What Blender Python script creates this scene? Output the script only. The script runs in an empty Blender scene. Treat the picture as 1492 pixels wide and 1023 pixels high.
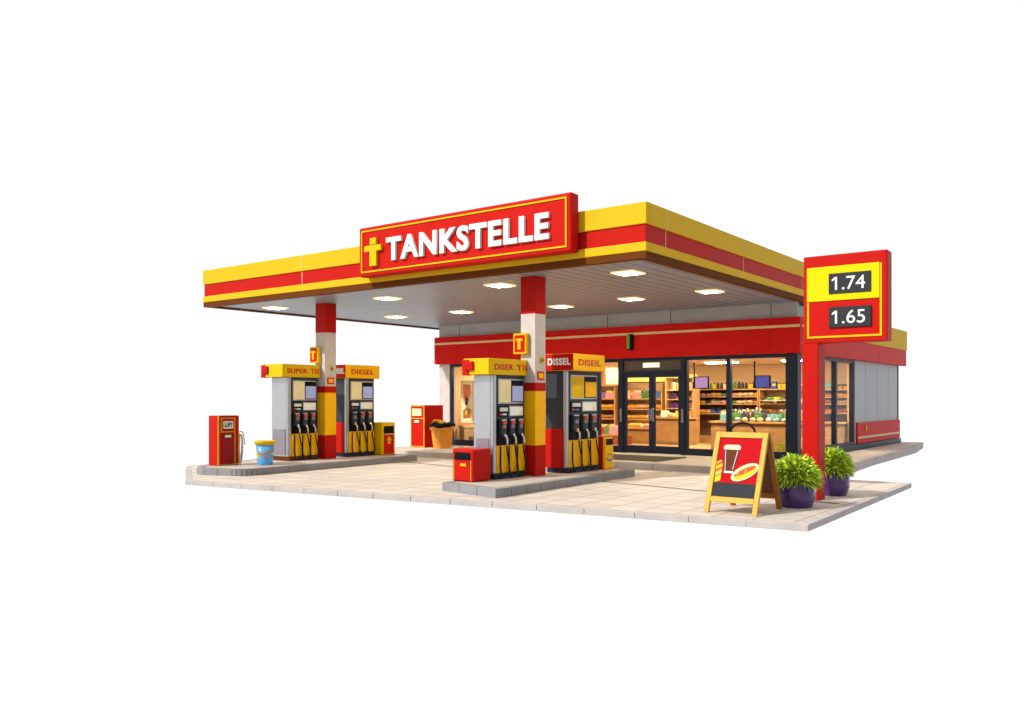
import bpy, bmesh, math, random
from mathutils import Vector, Matrix
random.seed(7)
scene = bpy.context.scene
COL = scene.collection
PI = math.pi

# ------------------------------------------------------------------ materials
def new_mat(name):
    m = bpy.data.materials.new(name); m.use_nodes = True
    nt = m.node_tree; b = nt.nodes['Principled BSDF']
    return m, nt, b

def mat(name, col, rough=.5, metal=0., var=.06, scale=6., bump=0., coat=0., emit=None, estr=0., rvar=.08, spec=.2):
    m, nt, b = new_mat(name)
    N, L = nt.nodes, nt.links
    tc = N.new('ShaderNodeTexCoord')
    no = N.new('ShaderNodeTexNoise'); no.inputs['Scale'].default_value = scale; no.inputs['Detail'].default_value = 6
    L.new(tc.outputs['Object'], no.inputs['Vector'])
    mr = N.new('ShaderNodeMapRange'); mr.inputs['From Min'].default_value = .3; mr.inputs['From Max'].default_value = .7
    mr.inputs['To Min'].default_value = 1 - var; mr.inputs['To Max'].default_value = 1 + var
    L.new(no.outputs['Fac'], mr.inputs['Value'])
    mx = N.new('ShaderNodeVectorMath'); mx.operation = 'SCALE'; mx.inputs[0].default_value = col
    L.new(mr.outputs['Result'], mx.inputs['Scale'])
    L.new(mx.outputs['Vector'], b.inputs['Base Color'])
    rr = N.new('ShaderNodeMapRange'); rr.inputs['To Min'].default_value = max(.03, rough - rvar); rr.inputs['To Max'].default_value = min(1, rough + rvar)
    L.new(no.outputs['Fac'], rr.inputs['Value']); L.new(rr.outputs['Result'], b.inputs['Roughness'])
    b.inputs['Metallic'].default_value = metal; b.inputs['Specular IOR Level'].default_value = spec
    b.inputs['Coat Weight'].default_value = coat; b.inputs['Coat Roughness'].default_value = .12
    if bump:
        n2 = N.new('ShaderNodeTexNoise'); n2.inputs['Scale'].default_value = scale * 12; n2.inputs['Detail'].default_value = 4
        L.new(tc.outputs['Object'], n2.inputs['Vector'])
        bp = N.new('ShaderNodeBump'); bp.inputs['Strength'].default_value = bump; bp.inputs['Distance'].default_value = .01
        L.new(n2.outputs['Fac'], bp.inputs['Height']); L.new(bp.outputs['Normal'], b.inputs['Normal'])
    if emit:
        b.inputs['Emission Color'].default_value = (*emit, 1); b.inputs['Emission Strength'].default_value = estr
    return m

def grid_mat(name, col, line, sx, sy, w, rough=.75, var=.1, axis=('X', 'Y'), bump=.25, fine=.06):
    """a surface divided by joints every sx / sy metres, each panel with its own shade"""
    m, nt, b = new_mat(name); N, L = nt.nodes, nt.links
    tc = N.new('ShaderNodeTexCoord'); sp = N.new('ShaderNodeSeparateXYZ'); L.new(tc.outputs['Object'], sp.inputs[0])
    def M(op, a, bb=None, c=None):
        n = N.new('ShaderNodeMath'); n.operation = op
        for i, v in enumerate((a, bb, c)):
            if v is None: continue
            if isinstance(v, (int, float)): n.inputs[i].default_value = v
            else: L.new(v, n.inputs[i])
        return n.outputs[0]
    ids, masks = [], []
    for ax, s in ((axis[0], sx), (axis[1], sy)):
        if not s: continue
        q = M('DIVIDE', sp.outputs[ax], s)
        fr = M('FRACT', q); ids.append(M('FLOOR', q))
        masks.append(M('LESS_THAN', M('MULTIPLY', M('MINIMUM', fr, M('SUBTRACT', 1., fr)), s), w / 2))
    mk = masks[0] if len(masks) == 1 else M('MAXIMUM', masks[0], masks[1])
    cid = N.new('ShaderNodeCombineXYZ')
    for i, v in enumerate(ids): L.new(v, cid.inputs[i])
    wn = N.new('ShaderNodeTexWhiteNoise'); L.new(cid.outputs[0], wn.inputs['Vector'])
    no = N.new('ShaderNodeTexNoise'); no.inputs['Scale'].default_value = 1.3; no.inputs['Detail'].default_value = 8; L.new(tc.outputs['Object'], no.inputs['Vector'])
    n3 = N.new('ShaderNodeTexNoise'); n3.inputs['Scale'].default_value = 60; n3.inputs['Detail'].default_value = 3; L.new(tc.outputs['Object'], n3.inputs['Vector'])
    f = M('ADD', M('MULTIPLY_ADD', wn.outputs['Value'], var, 1 - var / 2), M('MULTIPLY_ADD', no.outputs['Fac'], var * 1.2, -var * .6))
    f = M('ADD', f, M('MULTIPLY_ADD', n3.outputs['Fac'], fine * 2, -fine))
    sc = N.new('ShaderNodeVectorMath'); sc.operation = 'SCALE'; sc.inputs[0].default_value = col; L.new(f, sc.inputs['Scale'])
    mx = N.new('ShaderNodeMix'); mx.data_type = 'RGBA'; L.new(mk, mx.inputs['Factor']); L.new(sc.outputs[0], mx.inputs['A']); mx.inputs['B'].default_value = (*line, 1)
    L.new(mx.outputs['Result'], b.inputs['Base Color'])
    b.inputs['Roughness'].default_value = rough; b.inputs['Specular IOR Level'].default_value = .2
    bp = N.new('ShaderNodeBump'); bp.inputs['Strength'].default_value = bump; bp.inputs['Distance'].default_value = .01
    L.new(M('SUBTRACT', M('MULTIPLY', n3.outputs['Fac'], .3), mk), bp.inputs['Height']); L.new(bp.outputs['Normal'], b.inputs['Normal'])
    return m

def glass_mat(name, tint=(1, 1, 1), refl=.05):
    m = bpy.data.materials.new(name); m.use_nodes = True; nt = m.node_tree; N, L = nt.nodes, nt.links
    N.remove(N['Principled BSDF']); out = N['Material Output']
    tr = N.new('ShaderNodeBsdfTransparent'); tr.inputs[0].default_value = (*tint, 1)
    gl = N.new('ShaderNodeBsdfGlossy'); gl.inputs['Roughness'].default_value = .02
    lw = N.new('ShaderNodeFresnel'); lw.inputs[0].default_value = 1.25
    mr = N.new('ShaderNodeMath'); mr.operation = 'MULTIPLY'; mr.inputs[1].default_value = refl * 2.2; L.new(lw.outputs[0], mr.inputs[0])
    mx = N.new('ShaderNodeMixShader'); L.new(mr.outputs[0], mx.inputs[0]); L.new(tr.outputs[0], mx.inputs[1]); L.new(gl.outputs[0], mx.inputs[2])
    L.new(mx.outputs[0], out.inputs['Surface'])
    return m

def leaf_mat(name):
    m, nt, b = new_mat(name); N, L = nt.nodes, nt.links
    g = N.new('ShaderNodeNewGeometry'); r = N.new('ShaderNodeValToRGB')
    e = r.color_ramp.elements
    e[0].position = 0; e[0].color = (.13, .30, .012, 1); e[1].position = 1; e[1].color = (.82, .86, .09, 1)
    x = r.color_ramp.elements.new(.45); x.color = (.42, .64, .025, 1)
    L.new(g.outputs['Random Per Island'], r.inputs[0]); L.new(r.outputs[0], b.inputs['Base Color'])
    b.inputs['Roughness'].default_value = .45
    return m

M = {}
M['red'] = mat('red_paint', (.47, .010, .006), .45, spec=.06, var=.03)
M['red2'] = mat('sign_red', (.50, .010, .006), .45, spec=.06, var=.03)
M['fred'] = mat('shop_fascia_red', (.60, .010, .006), .45, spec=.06, var=.03)
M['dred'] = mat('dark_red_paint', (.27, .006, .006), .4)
M['yel'] = mat('yellow_paint', (.68, .42, .011), .5, spec=.06, var=.025)
M['yel2'] = mat('bright_yellow', (.72, .45, .005), .45, spec=.08, var=.025)
M['lemon'] = mat('lemon_yellow', (.70, .58, .004), .45, spec=.06, var=.02)
M['amber'] = mat('amber_panel', (.93, .50, .004), .4, spec=.1, var=.03)
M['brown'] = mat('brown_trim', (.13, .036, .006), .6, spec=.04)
M['white'] = mat('white_panel', (.55, .50, .48), .45)
M['wwhite'] = mat('white_lettering', (.80, .78, .74), .4, var=.02)
M['grey'] = mat('grey_cladding', (.42, .435, .465), .45, scale=2, spec=.15, var=.04)
M['greyw'] = mat('grey_wall', (.46, .44, .43), .5, scale=2)
M['navy'] = mat('navy_frame', (.022, .029, .052), .35, spec=.1, rvar=.05)
M['dark'] = mat('charcoal_panel', (.036, .042, .052), .35, spec=.15)
M['black'] = mat('black_plastic', (.006, .006, .008), .4, spec=.08)
M['rubber'] = mat('rubber_hose', (.014, .018, .028), .35, spec=.25)
M['silver'] = mat('brushed_silver', (.47, .475, .50), .34, metal=.9, var=.02)
M['chrome'] = mat('steel', (.6, .6, .62), .25, metal=.9)
M['greyp'] = mat('grey_access_panel', (.22, .20, .24), .5)
M['cream'] = mat('cream_stripe', (.72, .52, .24), .45)
M['pave'] = grid_mat('paving', (.575, .515, .46), (.22, .185, .16), .52, .52, .018, axis=('X', 'Y'), var=.13, fine=.06)
M['pave2'] = grid_mat('pavement_paving', (.58, .52, .465), (.28, .24, .21), .52, .52, .016, var=.12, fine=.06)
M['kerb'] = mat('kerb_stone', (.46, .42, .405), .8, scale=3, bump=.3, var=.1)
M['ikerb'] = mat('island_kerb', (.25, .25, .265), .8, scale=3, bump=.3, var=.12)
M['itop'] = grid_mat('island_concrete', (.50, .43, .38), (.36, .31, .28), 1.2, 1.2, .008, var=.06)
M['drain'] = mat('drain_grate', (.13, .14, .13), .7)
M['matm'] = mat('door_mat', (.085, .075, .055), .95, scale=30, bump=.8, var=.2)
M['soffit'] = grid_mat('soffit_planks', (.265, .285, .325), (.03, .03, .034), .27, 0, .030, rough=.4, var=.12, bump=.6, fine=.02)
M['lamp'] = mat('lamp_diffuser', (.9, .85, .7), .5, emit=(1, .83, .55), estr=62.)
M['lrim'] = mat('lamp_halo_rim', (.8, .6, .3), .5, emit=(1, .70, .28), estr=.9)  # lamp frame glows warm to imitate the halo around each lamp
M['slamp'] = mat('shop_lamp', (.9, .85, .7), .5, emit=(1, .78, .48), estr=78.)
M['glass'] = glass_mat('window_glass')
M['wood'] = mat('shelf_wood', (.50, .30, .12), .5, scale=4, var=.12)
M['wood2'] = mat('counter_wood', (.40, .24, .10), .5, scale=4, var=.12)
M['dwood'] = mat('dark_wood', (.16, .075, .035), .55, var=.15)
M['tan'] = mat('shop_wall', (.58, .40, .22), .7, scale=1.5)
M['sceil'] = mat('shop_ceiling', (.60, .48, .38), .7)
M['sfloor'] = grid_mat('shop_floor', (.62, .42, .22), (.45, .30, .16), .6, .6, .008, var=.05, rough=.4)
M['gold'] = mat('gold_frame', (.56, .31, .015), .45, scale=5, var=.12)
M['ored'] = mat('orange_brown_frame', (.36, .14, .02), .45, scale=5, var=.12)
M['bred'] = mat('poster_red', (.44, .009, .015), .9, spec=.03)
M['slate'] = mat('slate_panel', (.04, .043, .05), .9, spec=.03)
M['purple'] = mat('purple_glaze', (.06, .024, .15), .25, coat=.5, var=.15, spec=.4)
M['soil'] = mat('soil', (.03, .02, .012), .95)
M['leaf'] = leaf_mat('bright_leaves')
M['orange'] = mat('orange_plastic', (.62, .25, .03), .45)
M['blue'] = mat('blue_plastic', (.10, .38, .78), .3, coat=.2)
M['screen'] = mat('display_glass', (.30, .34, .58), .2, emit=(.42, .46, .75), estr=.22)
M['paper'] = mat('pale_paper', (.84, .76, .42), .5)
M['pale'] = mat('pale_display', (.78, .77, .70), .3, emit=(.8, .8, .7), estr=.12)
M['palw'] = mat('white_label', (.72, .70, .66), .5)
M['txt'] = mat('red_lettering', (.55, .03, .008), .45)
M['btn'] = mat('orange_red_button', (.8, .07, .01), .35)
M['cola'] = mat('cola_brown', (.12, .04, .018), .9, spec=.03)
M['bun'] = mat('bun', (.72, .60, .38), .9, spec=.03)
M['sausage'] = mat('sausage', (.62, .10, .05), .9, spec=.03)
M['mustard'] = mat('mustard', (.75, .50, .03), .9, spec=.03)
M['green'] = mat('leaf_green', (.10, .30, .03), .4)
M['skyb'] = mat('swoosh_blue', (.02, .20, .55), .4)
PAL = {'golden': (.70, .36, .05), 'crusty brown': (.46, .20, .06), 'pink': (.70, .34, .36), 'purple': (.20, .10, .42), 'yellow': (.78, .58, .05),
       'green': (.10, .28, .08), 'blue': (.06, .12, .42), 'white': (.74, .70, .62), 'red': (.55, .05, .03), 'cream': (.76, .60, .36), 'teal': (.16, .38, .40), 'orange': (.75, .28, .03), 'dark': (.06, .05, .05), 'pale blue': (.38, .52, .62)}
for k, c in PAL.items(): M['g_' + k] = mat(k.replace(' ', '_') + '_goods', c, .45, scale=14, var=.18)

# ------------------------------------------------------------------ mesh builder
class MB:
    def __init__(s):
        s.bm = bmesh.new(); s.mats = []
    def _mi(s, m):
        if m is None: return 0
        if m not in s.mats: s.mats.append(m)
        return s.mats.index(m)
    def _add(s, t, m=None, smooth=False):
        i = s._mi(m)
        for f in t.faces: f.material_index = i; f.smooth = smooth
        me = bpy.data.meshes.new('tmp'); t.to_mesh(me); t.free(); s.bm.from_mesh(me); bpy.data.meshes.remove(me)
        return s
    def box(s, x0, x1, y0, y1, z0, z1, bev=0., m=None, seg=2):
        t = bmesh.new()
        v = [t.verts.new(p) for p in ((x0, y0, z0), (x1, y0, z0), (x1, y1, z0), (x0, y1, z0), (x0, y0, z1), (x1, y0, z1), (x1, y1, z1), (x0, y1, z1))]
        for f in ((0, 3, 2, 1), (4, 5, 6, 7), (0, 1, 5, 4), (1, 2, 6, 5), (2, 3, 7, 6), (3, 0, 4, 7)): t.faces.new([v[i] for i in f])
        if bev: bmesh.ops.bevel(t, geom=list(t.edges), offset=bev, segments=seg, profile=.5, affect='EDGES')
        return s._add(t, m)
    def hull(s, bottom, top, bev=0., m=None):
        t = bmesh.new(); a = [t.verts.new(p) for p in bottom]; b = [t.verts.new(p) for p in top]; n = len(a)
        t.faces.new(a[::-1]); t.faces.new(b)
        for i in range(n): t.faces.new((a[i], a[(i + 1) % n], b[(i + 1) % n], b[i]))
        bmesh.ops.recalc_face_normals(t, faces=list(t.faces))
        if bev: bmesh.ops.bevel(t, geom=list(t.edges), offset=bev, segments=2, profile=.5, affect='EDGES')
        return s._add(t, m)
    def prism(s, poly, z0, z1, bev=0., m=None, f=lambda a, b, c: (a, b, c)):
        return s.hull([f(x, y, z0) for x, y in poly], [f(x, y, z1) for x, y in poly], bev, m)
    def tube(s, pts, r, n=8, m=None, cap=True, r1=None):
        t = bmesh.new(); P = [Vector(p) for p in pts]; rings = []
        up = Vector((.13, .31, .94)); prev = None
        for i, p in enumerate(P):
            d = (P[min(i + 1, len(P) - 1)] - P[max(i - 1, 0)]).normalized()
            a = (prev - d * prev.dot(d)) if prev else up - d * up.dot(d)
            if a.length < 1e-4: a = Vector((1, 0, 0)) - d * d.x
            a.normalize(); prev = a; b = d.cross(a)
            rr = r if r1 is None else r + (r1 - r) * i / (len(P) - 1)
            rings.append([t.verts.new(p + (a * math.cos(2 * PI * k / n) + b * math.sin(2 * PI * k / n)) * rr) for k in range(n)])
        for i in range(len(P) - 1):
            for k in range(n): t.faces.new((rings[i][k], rings[i][(k + 1) % n], rings[i + 1][(k + 1) % n], rings[i + 1][k]))
        if cap: t.faces.new(rings[0][::-1]); t.faces.new(rings[-1])
        return s._add(t, m, True)
    def lathe(s, prof, cx, cy, n=40, m=None, closed=False, smooth=True):
        t = bmesh.new(); R = []
        for r, z in prof:
            R.append([t.verts.new((cx + r * math.cos(2 * PI * k / n), cy + r * math.sin(2 * PI * k / n), z)) for k in range(n)] if r > 1e-5 else [t.verts.new((cx, cy, z))])
        for i in range(len(R) - 1):
            A, B = R[i], R[i + 1]
            for k in range(n):
                if len(A) == 1 and len(B) == 1: continue
                if len(A) == 1: t.faces.new((A[0], B[(k + 1) % n], B[k]))
                elif len(B) == 1: t.faces.new((A[k], A[(k + 1) % n], B[0]))
                else: t.faces.new((A[k], A[(k + 1) % n], B[(k + 1) % n], B[k]))
        bmesh.ops.recalc_face_normals(t, faces=list(t.faces))
        return s._add(t, m, smooth)
    def ell(s, c, r, m=None, u=14, v=9, rot=0.):
        t = bmesh.new(); bmesh.ops.create_uvsphere(t, u_segments=u, v_segments=v, radius=1.)
        bmesh.ops.transform(t, matrix=Matrix.Translation(c) @ Matrix.Rotation(rot, 4, 'Z') @ Matrix.Diagonal((*r, 1)), verts=list(t.verts))
        return s._add(t, m, True)
    def mesh(s, name, m=None):
        me = bpy.data.meshes.new(name); s.bm.to_mesh(me); s.bm.free()
        for x in (s.mats or [m]): me.materials.append(x)
        return me

def tag(o, label=None, cat=None, group=None, kind=None):
    for k, v in (('label', label), ('category', cat), ('group', group), ('kind', kind)):
        if v: o[k] = v
    return o
ORIG = {}
def thing(name, loc, label, cat, group=None):
    o = bpy.data.objects.new(name, None); o.empty_display_size = .2; COL.objects.link(o); o.location = loc; ORIG[o.name] = Vector(loc)
    return tag(o, label, cat, group)
def part(name, mb, m, parent=None, label=None, origin=None):
    """a mesh built in world coordinates, stored relative to its thing's base"""
    me = mb.mesh(name, M[m] if isinstance(m, str) else m)
    o = bpy.data.objects.new(name, me); COL.objects.link(o)
    if parent is not None:
        me.transform(Matrix.Translation(-ORIG[parent.name])); o.parent = parent; ORIG[o.name] = ORIG[parent.name]
    elif origin is not None:
        me.transform(Matrix.Translation(-Vector(origin))); o.location = origin; ORIG[o.name] = Vector(origin)
    else: ORIG[o.name] = Vector((0, 0, 0))
    if label: o['label'] = label
    return o
def B(*a, **k): return MB().box(*a, **k)
def struct(name, mb, m): return tag(part(name, mb, m), kind='structure')

def text_mb(s, width, height, place, depth=.01, bold=.012):
    """lettering as solid letters; place maps (x, y, z) of the text block to the world"""
    c = bpy.data.curves.new('lettering_curve', 'FONT'); c.body = s; c.size = 1; c.extrude = .5; c.offset = bold; c.resolution_u = 4; c.space_character = 1 + 2.6 * bold
    o = bpy.data.objects.new('lettering_tmp', c); COL.objects.link(o)
    dg = bpy.context.evaluated_depsgraph_get(); dg.update()
    me = bpy.data.meshes.new_from_object(o.evaluated_get(dg))
    bpy.data.objects.remove(o); bpy.data.curves.remove(c)
    xs = [v.co.x for v in me.vertices]; ys = [v.co.y for v in me.vertices]; zs = [v.co.z for v in me.vertices]
    x0, x1, y0, y1, z0, z1 = min(xs), max(xs), min(ys), max(ys), min(zs), max(zs)
    for v in me.vertices:
        v.co = place((v.co.x - x0) / (x1 - x0) * width, (v.co.y - y0) / (y1 - y0) * height, (v.co.z - z0) / (z1 - z0) * depth)
    b = MB(); b.bm.from_mesh(me); bpy.data.meshes.remove(me)
    bmesh.ops.recalc_face_normals(b.bm, faces=list(b.bm.faces))
    return b
def onY(X, Y, Z): return lambda a, b, c: Vector((X + a, Y - c, Z + b))      # on a face looking to -Y
def onX(X, Y, Z): return lambda a, b, c: Vector((X + c, Y + a, Z + b))      # on a face looking to +X

# ------------------------------------------------------------------ the ground
def inset(poly, w):
    n = len(poly); out = []
    for i in range(n):
        p0, p1, p2 = (Vector(poly[(i + k) % n]) for k in (-1, 0, 1))
        d0, d1 = (p1 - p0).normalized(), (p2 - p1).normalized()
        n0, n1 = Vector((-d0.y, d0.x)), Vector((-d1.y, d1.x)); b = (n0 + n1); b = b / max(.2, b.dot(n0))
        out.append(tuple(p1 + b * w))
    return out
def kerb_mb(poly, z0, z1, w, stone, gap=.008, edges=None):
    inn = inset(poly, w); mb = MB(); n = len(poly)
    for i in range(n):
        if edges is not None and i not in edges: continue
        a, b, c, d = (Vector(q) for q in (poly[i], poly[(i + 1) % n], inn[(i + 1) % n], inn[i]))
        L = (b - a).length; k = max(1, round(L / stone)); g = gap / 2 / L
        for j in range(k):
            t0, t1 = j / k + g, (j + 1) / k - g
            q = [a.lerp(b, t0), a.lerp(b, t1), d.lerp(c, t1), d.lerp(c, t0)]
            mb.prism([tuple(x) for x in q], z0, z1, .007)
    return mb, inn
FC = [(-14.75, 9.24), (-3.42, 10.62), (-3.60, 17.03), (-18.2, 17.03), (-17.93, 11.23)]
k, inn = kerb_mb(FC, -.085, .004, .13, .78)
struct('forecourt_kerb', k, 'kerb')
struct('forecourt', MB().prism(inset(FC, .12), -.085, 0), 'pave')
PV = [(-17.75, 16.75), (-5.15, 16.72), (-5.12, 17.8), (-5.42, 21.5), (-5.66, 27.3), (-6.05, 30.3), (-17.75, 30.3)]
k, inn = kerb_mb(PV, -.05, .144, .16, .9)
struct('pavement_kerb', k, 'kerb')
struct('pavement', MB().prism(inset(PV, .15), -.05, .14), 'pave2')
dr = MB(); 
for a, b in (((-14.76, 15.22), (-8.3, 13.86)), ((-8.3, 13.86), (-3.75, 13.02))):
    dr.hull([(a[0], a[1] - .045, -.05), (b[0], b[1] - .045, -.05), (b[0], b[1] + .045, -.05), (a[0], a[1] + .045, -.05)],
            [(a[0], a[1] - .045, .005), (b[0], b[1] - .045, .005), (b[0], b[1] + .045, .005), (a[0], a[1] + .045, .005)])
struct('drain_channel', dr, 'drain')
def arc(cx, cy, r, a0, a1, n=5): return [(cx + r * math.cos(math.radians(a0 + (a1 - a0) * i / n)), cy + r * math.sin(math.radians(a0 + (a1 - a0) * i / n))) for i in range(n + 1)]
I1 = [(-15.78, 10.14), (-15.50, 10.11)] + arc(-14.98, 10.72, .42, -70, 0) + [(-14.82, 15.72), (-17.0, 15.72), (-16.95, 12.6), (-16.16, 10.5)]
I2 = [(-9.64, 10.84), (-8.22, 10.50), (-8.34, 15.18), (-9.9, 15.18)]
for I, st in ((I1, .42), (I2, .42)):
    k, inn = kerb_mb(I, -.02, .142, .15, st)
    struct('pump_island_kerb', k, 'ikerb')
    struct('pump_island', MB().prism(inset(I, .14), -.02, .138), 'itop')
IZ = .14
part('door_mat', B(-11.15, -8.95, 17.3, 18.85, .14, .158, .006), 'matm', origin=(-10, 18, .14))
tag(bpy.data.objects['door_mat'], 'dark brown coir mat lying in front of the shop doors', 'door mat')

# ------------------------------------------------------------------ canopy
cx0, cx1, cy0, cy1 = -18.39, -6.38, 11.98, 21.0
def ring(mb, x0, x1, y0, y1, z0, z1, t, m=None, bev=0.):
    mb.box(x0, x1, y0, y0 + t, z0, z1, bev, m); mb.box(x0, x1, y1 - t, y1, z0, z1, bev, m)
    mb.box(x0, x0 + t, y0 + t, y1 - t, z0, z1, bev, m); mb.box(x1 - t, x1, y0 + t, y1 - t, z0, z1, bev, m)
    return mb
can = thing('canopy', ((cx0 + cx1) / 2, (cy0 + cy1) / 2, 3.76), 'large flat forecourt canopy with yellow and red banded fascia over the pumps', 'canopy')
part('upper_fascia', ring(MB(), cx0, cx1, cy0, cy1, 4.315, 4.66, .12, bev=.012), 'yel', can)
part('middle_fascia', ring(MB(), cx0 + .03, cx1 - .03, cy0 + .03, cy1 - .03, 4.03, 4.315, .12), 'red', can)
part('lower_fascia', ring(MB(), cx0, cx1, cy0, cy1, 3.885, 4.03, .12, bev=.012), 'yel', can)
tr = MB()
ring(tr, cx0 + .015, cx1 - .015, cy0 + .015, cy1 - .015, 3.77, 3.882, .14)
part('soffit_trim', tr, 'brown', can)  # underside lip of the yellow fascia, its shade painted in as brown
part('soffit', B(cx0 + .155, cx1 - .155, cy0 + .155, cy1 - .155, 3.81, 3.85), 'soffit', can)
part('roof_deck', B(cx0 + .13, cx1 - .13, cy0 + .13, cy1 - .13, 4.50, 4.58), 'greyw', can)
def joint(par, m, *bx): part('panel_joint', MB().box(*bx), m, par)
for x in (-14.72,):
    joint(can, 'cream', x - .008, x + .008, cy0 - .003, cy0 + .01, 4.33, 4.645); joint(can, 'cream', x - .008, x + .008, cy0 + .026, cy0 + .04, 4.035, 4.31)
for y in (12.70, 16.0, 19.45):
    joint(can, 'cream', cx1 - .01, cx1 + .003, y - .008, y + .008, 4.33, 4.645); joint(can, 'cream', cx1 - .04, cx1 - .026, y - .008, y + .008, 4.035, 4.31)
LX = [(-7.51, 13.42, 'at the front right corner of the canopy soffit'), (-7.44, 16.76, 'nearest the price pylon, by the shop corner'), (-9.40, 16.95, 'above the shop doors'),
      (-11.53, 17.29, 'right behind the near column'), (-10.34, 13.34, 'in front of the near column, by the canopy edge'), (-14.30, 16.82, 'above the left end of the shop front'),
      (-16.55, 16.72, 'at the back left of the canopy soffit'), (-13.67, 13.55, 'in the front row below the left half of the big sign'), (-17.31, 13.29, 'leftmost, beyond the far column')]
for x, y, d in LX:
    t = thing('ceiling_light', (x, y, 3.81), 'glowing square soffit light ' + d, 'ceiling light', 'square lights in the canopy soffit')
    part('diffuser', B(x - .19, x + .19, y - .19, y + .19, 3.788, 3.805, .004), 'lamp', t)
    part('frame', ring(MB(), x - .23, x + .23, y - .23, y + .23, 3.784, 3.809, .04), 'lrim', t)

sg = thing('fascia_sign', (-10.13, 11.86, 3.97), 'big raised red sign reading TANKSTELLE on the canopy front edge', 'sign')
part('sign_box', B(-12.64, -7.62, 11.73, 11.975, 3.97, 4.945, .035, seg=3), 'red2', sg)
part('border', ring(MB(), -12.57, -7.69, 11.715, 11.7285, 4.035, 4.88, .0001) if False else
     (lambda b: (b.box(-12.56, -7.70, 11.712, 11.735, 4.845, 4.872), b.box(-12.56, -7.70, 11.712, 11.735, 4.043, 4.07), b.box(-12.56, -12.533, 11.712, 11.735, 4.07, 4.845), b.box(-7.727, -7.70, 11.712, 11.735, 4.07, 4.845), b)[-1])(MB()), 'yel2', sg)
part('lettering', text_mb('TANKSTELLE', 3.80, .455, onY(-11.83, 11.735, 4.208), .06, .034), 'wwhite', sg)
em = MB(); em.box(-12.28, -12.09, 11.665, 11.735, 4.15, 4.56, .012); em.box(-12.42, -11.96, 11.66, 11.735, 4.44, 4.555, .012); em.box(-12.27, -12.10, 11.665, 11.735, 4.57, 4.70, .012)
part('emblem', em, 'yel2', sg)

# columns
def column(X, Y, w, label, tz, label2):
    x0, x1, y0, y1 = X - w, X, Y, Y + w
    t = thing('column', (X - w / 2, Y + w / 2, IZ), label, 'column', 'columns holding the canopy')
    part('base_band', B(x0 - .003, x1 + .003, y0 - .003, y1 + .003, .139, .70, .006), 'dred' if 0 else 'red', t)
    part('yellow_band', B(x0, x1, y0, y1, .70, 1.70, .008), 'amber', t)
    part('ring_band', B(x0 - .003, x1 + .003, y0 - .003, y1 + .003, 1.70, 1.85, .006), 'red', t)
    part('white_shaft', B(x0, x1, y0, y1, 1.85, 3.12, .008), 'white', t)
    part('top_band', B(x0 - .003, x1 + .003, y0 - .003, y1 + .003, 3.12, 3.81, .006), 'red', t)
    s = MB(); s.box(x1 - .002, x1 + .012, y0 + .06, y0 + .27, 1.90, 2.06, .004, M['txt']); s.box(x1 + .010, x1 + .018, y0 + .10, y0 + .23, 1.935, 2.025, 0, M['amber'])
    part('sticker', s, None, t)
    b = MB(); b.tube([(x1 - .01, y0 + .19, 2.27), (x1 + .03, y0 + .19, 2.27)], .055, 16, M['yel2']); b.tube([(x1 + .02, y0 + .19, 2.27), (x1 + .045, y0 + .19, 2.27)], .022, 10, M['dark'])
    part('button', b, None, t)
    # the small T sign on its front
    zx0, zx1 = X - w - .10, X - w + .20
    s = thing('column_sign', (zx0 + .15, Y - .03, tz), label2, 'sign', 'small T signs on the columns')
    part('sign_frame', B(zx0, zx1, Y - .10, Y - .004, tz, tz + .38, .015), 'yel2', s)
    part('sign_face', B(zx0 + .035, zx1 - .035, Y - .108, Y - .09, tz + .035, tz + .345, .004), 'red2', s)
    l = MB(); l.box(zx0 + .075, zx1 - .075, Y - .122, Y - .10, tz + .235, tz + .285, .006); l.box(zx0 + .115, zx1 - .115, Y - .122, Y - .10, tz + .08, tz + .235, .006)
    part('lettering', l, 'yel2', s)
column(-9.05, 12.73, .33, 'near red, white and yellow square column between the pumps of the front island', 2.38, 'small yellow framed red T sign on the near column')
column(-15.56, 13.37, .34, 'far red, white and yellow square column between the pumps of the left island', 2.40, 'small yellow framed red T sign on the far column')

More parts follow.
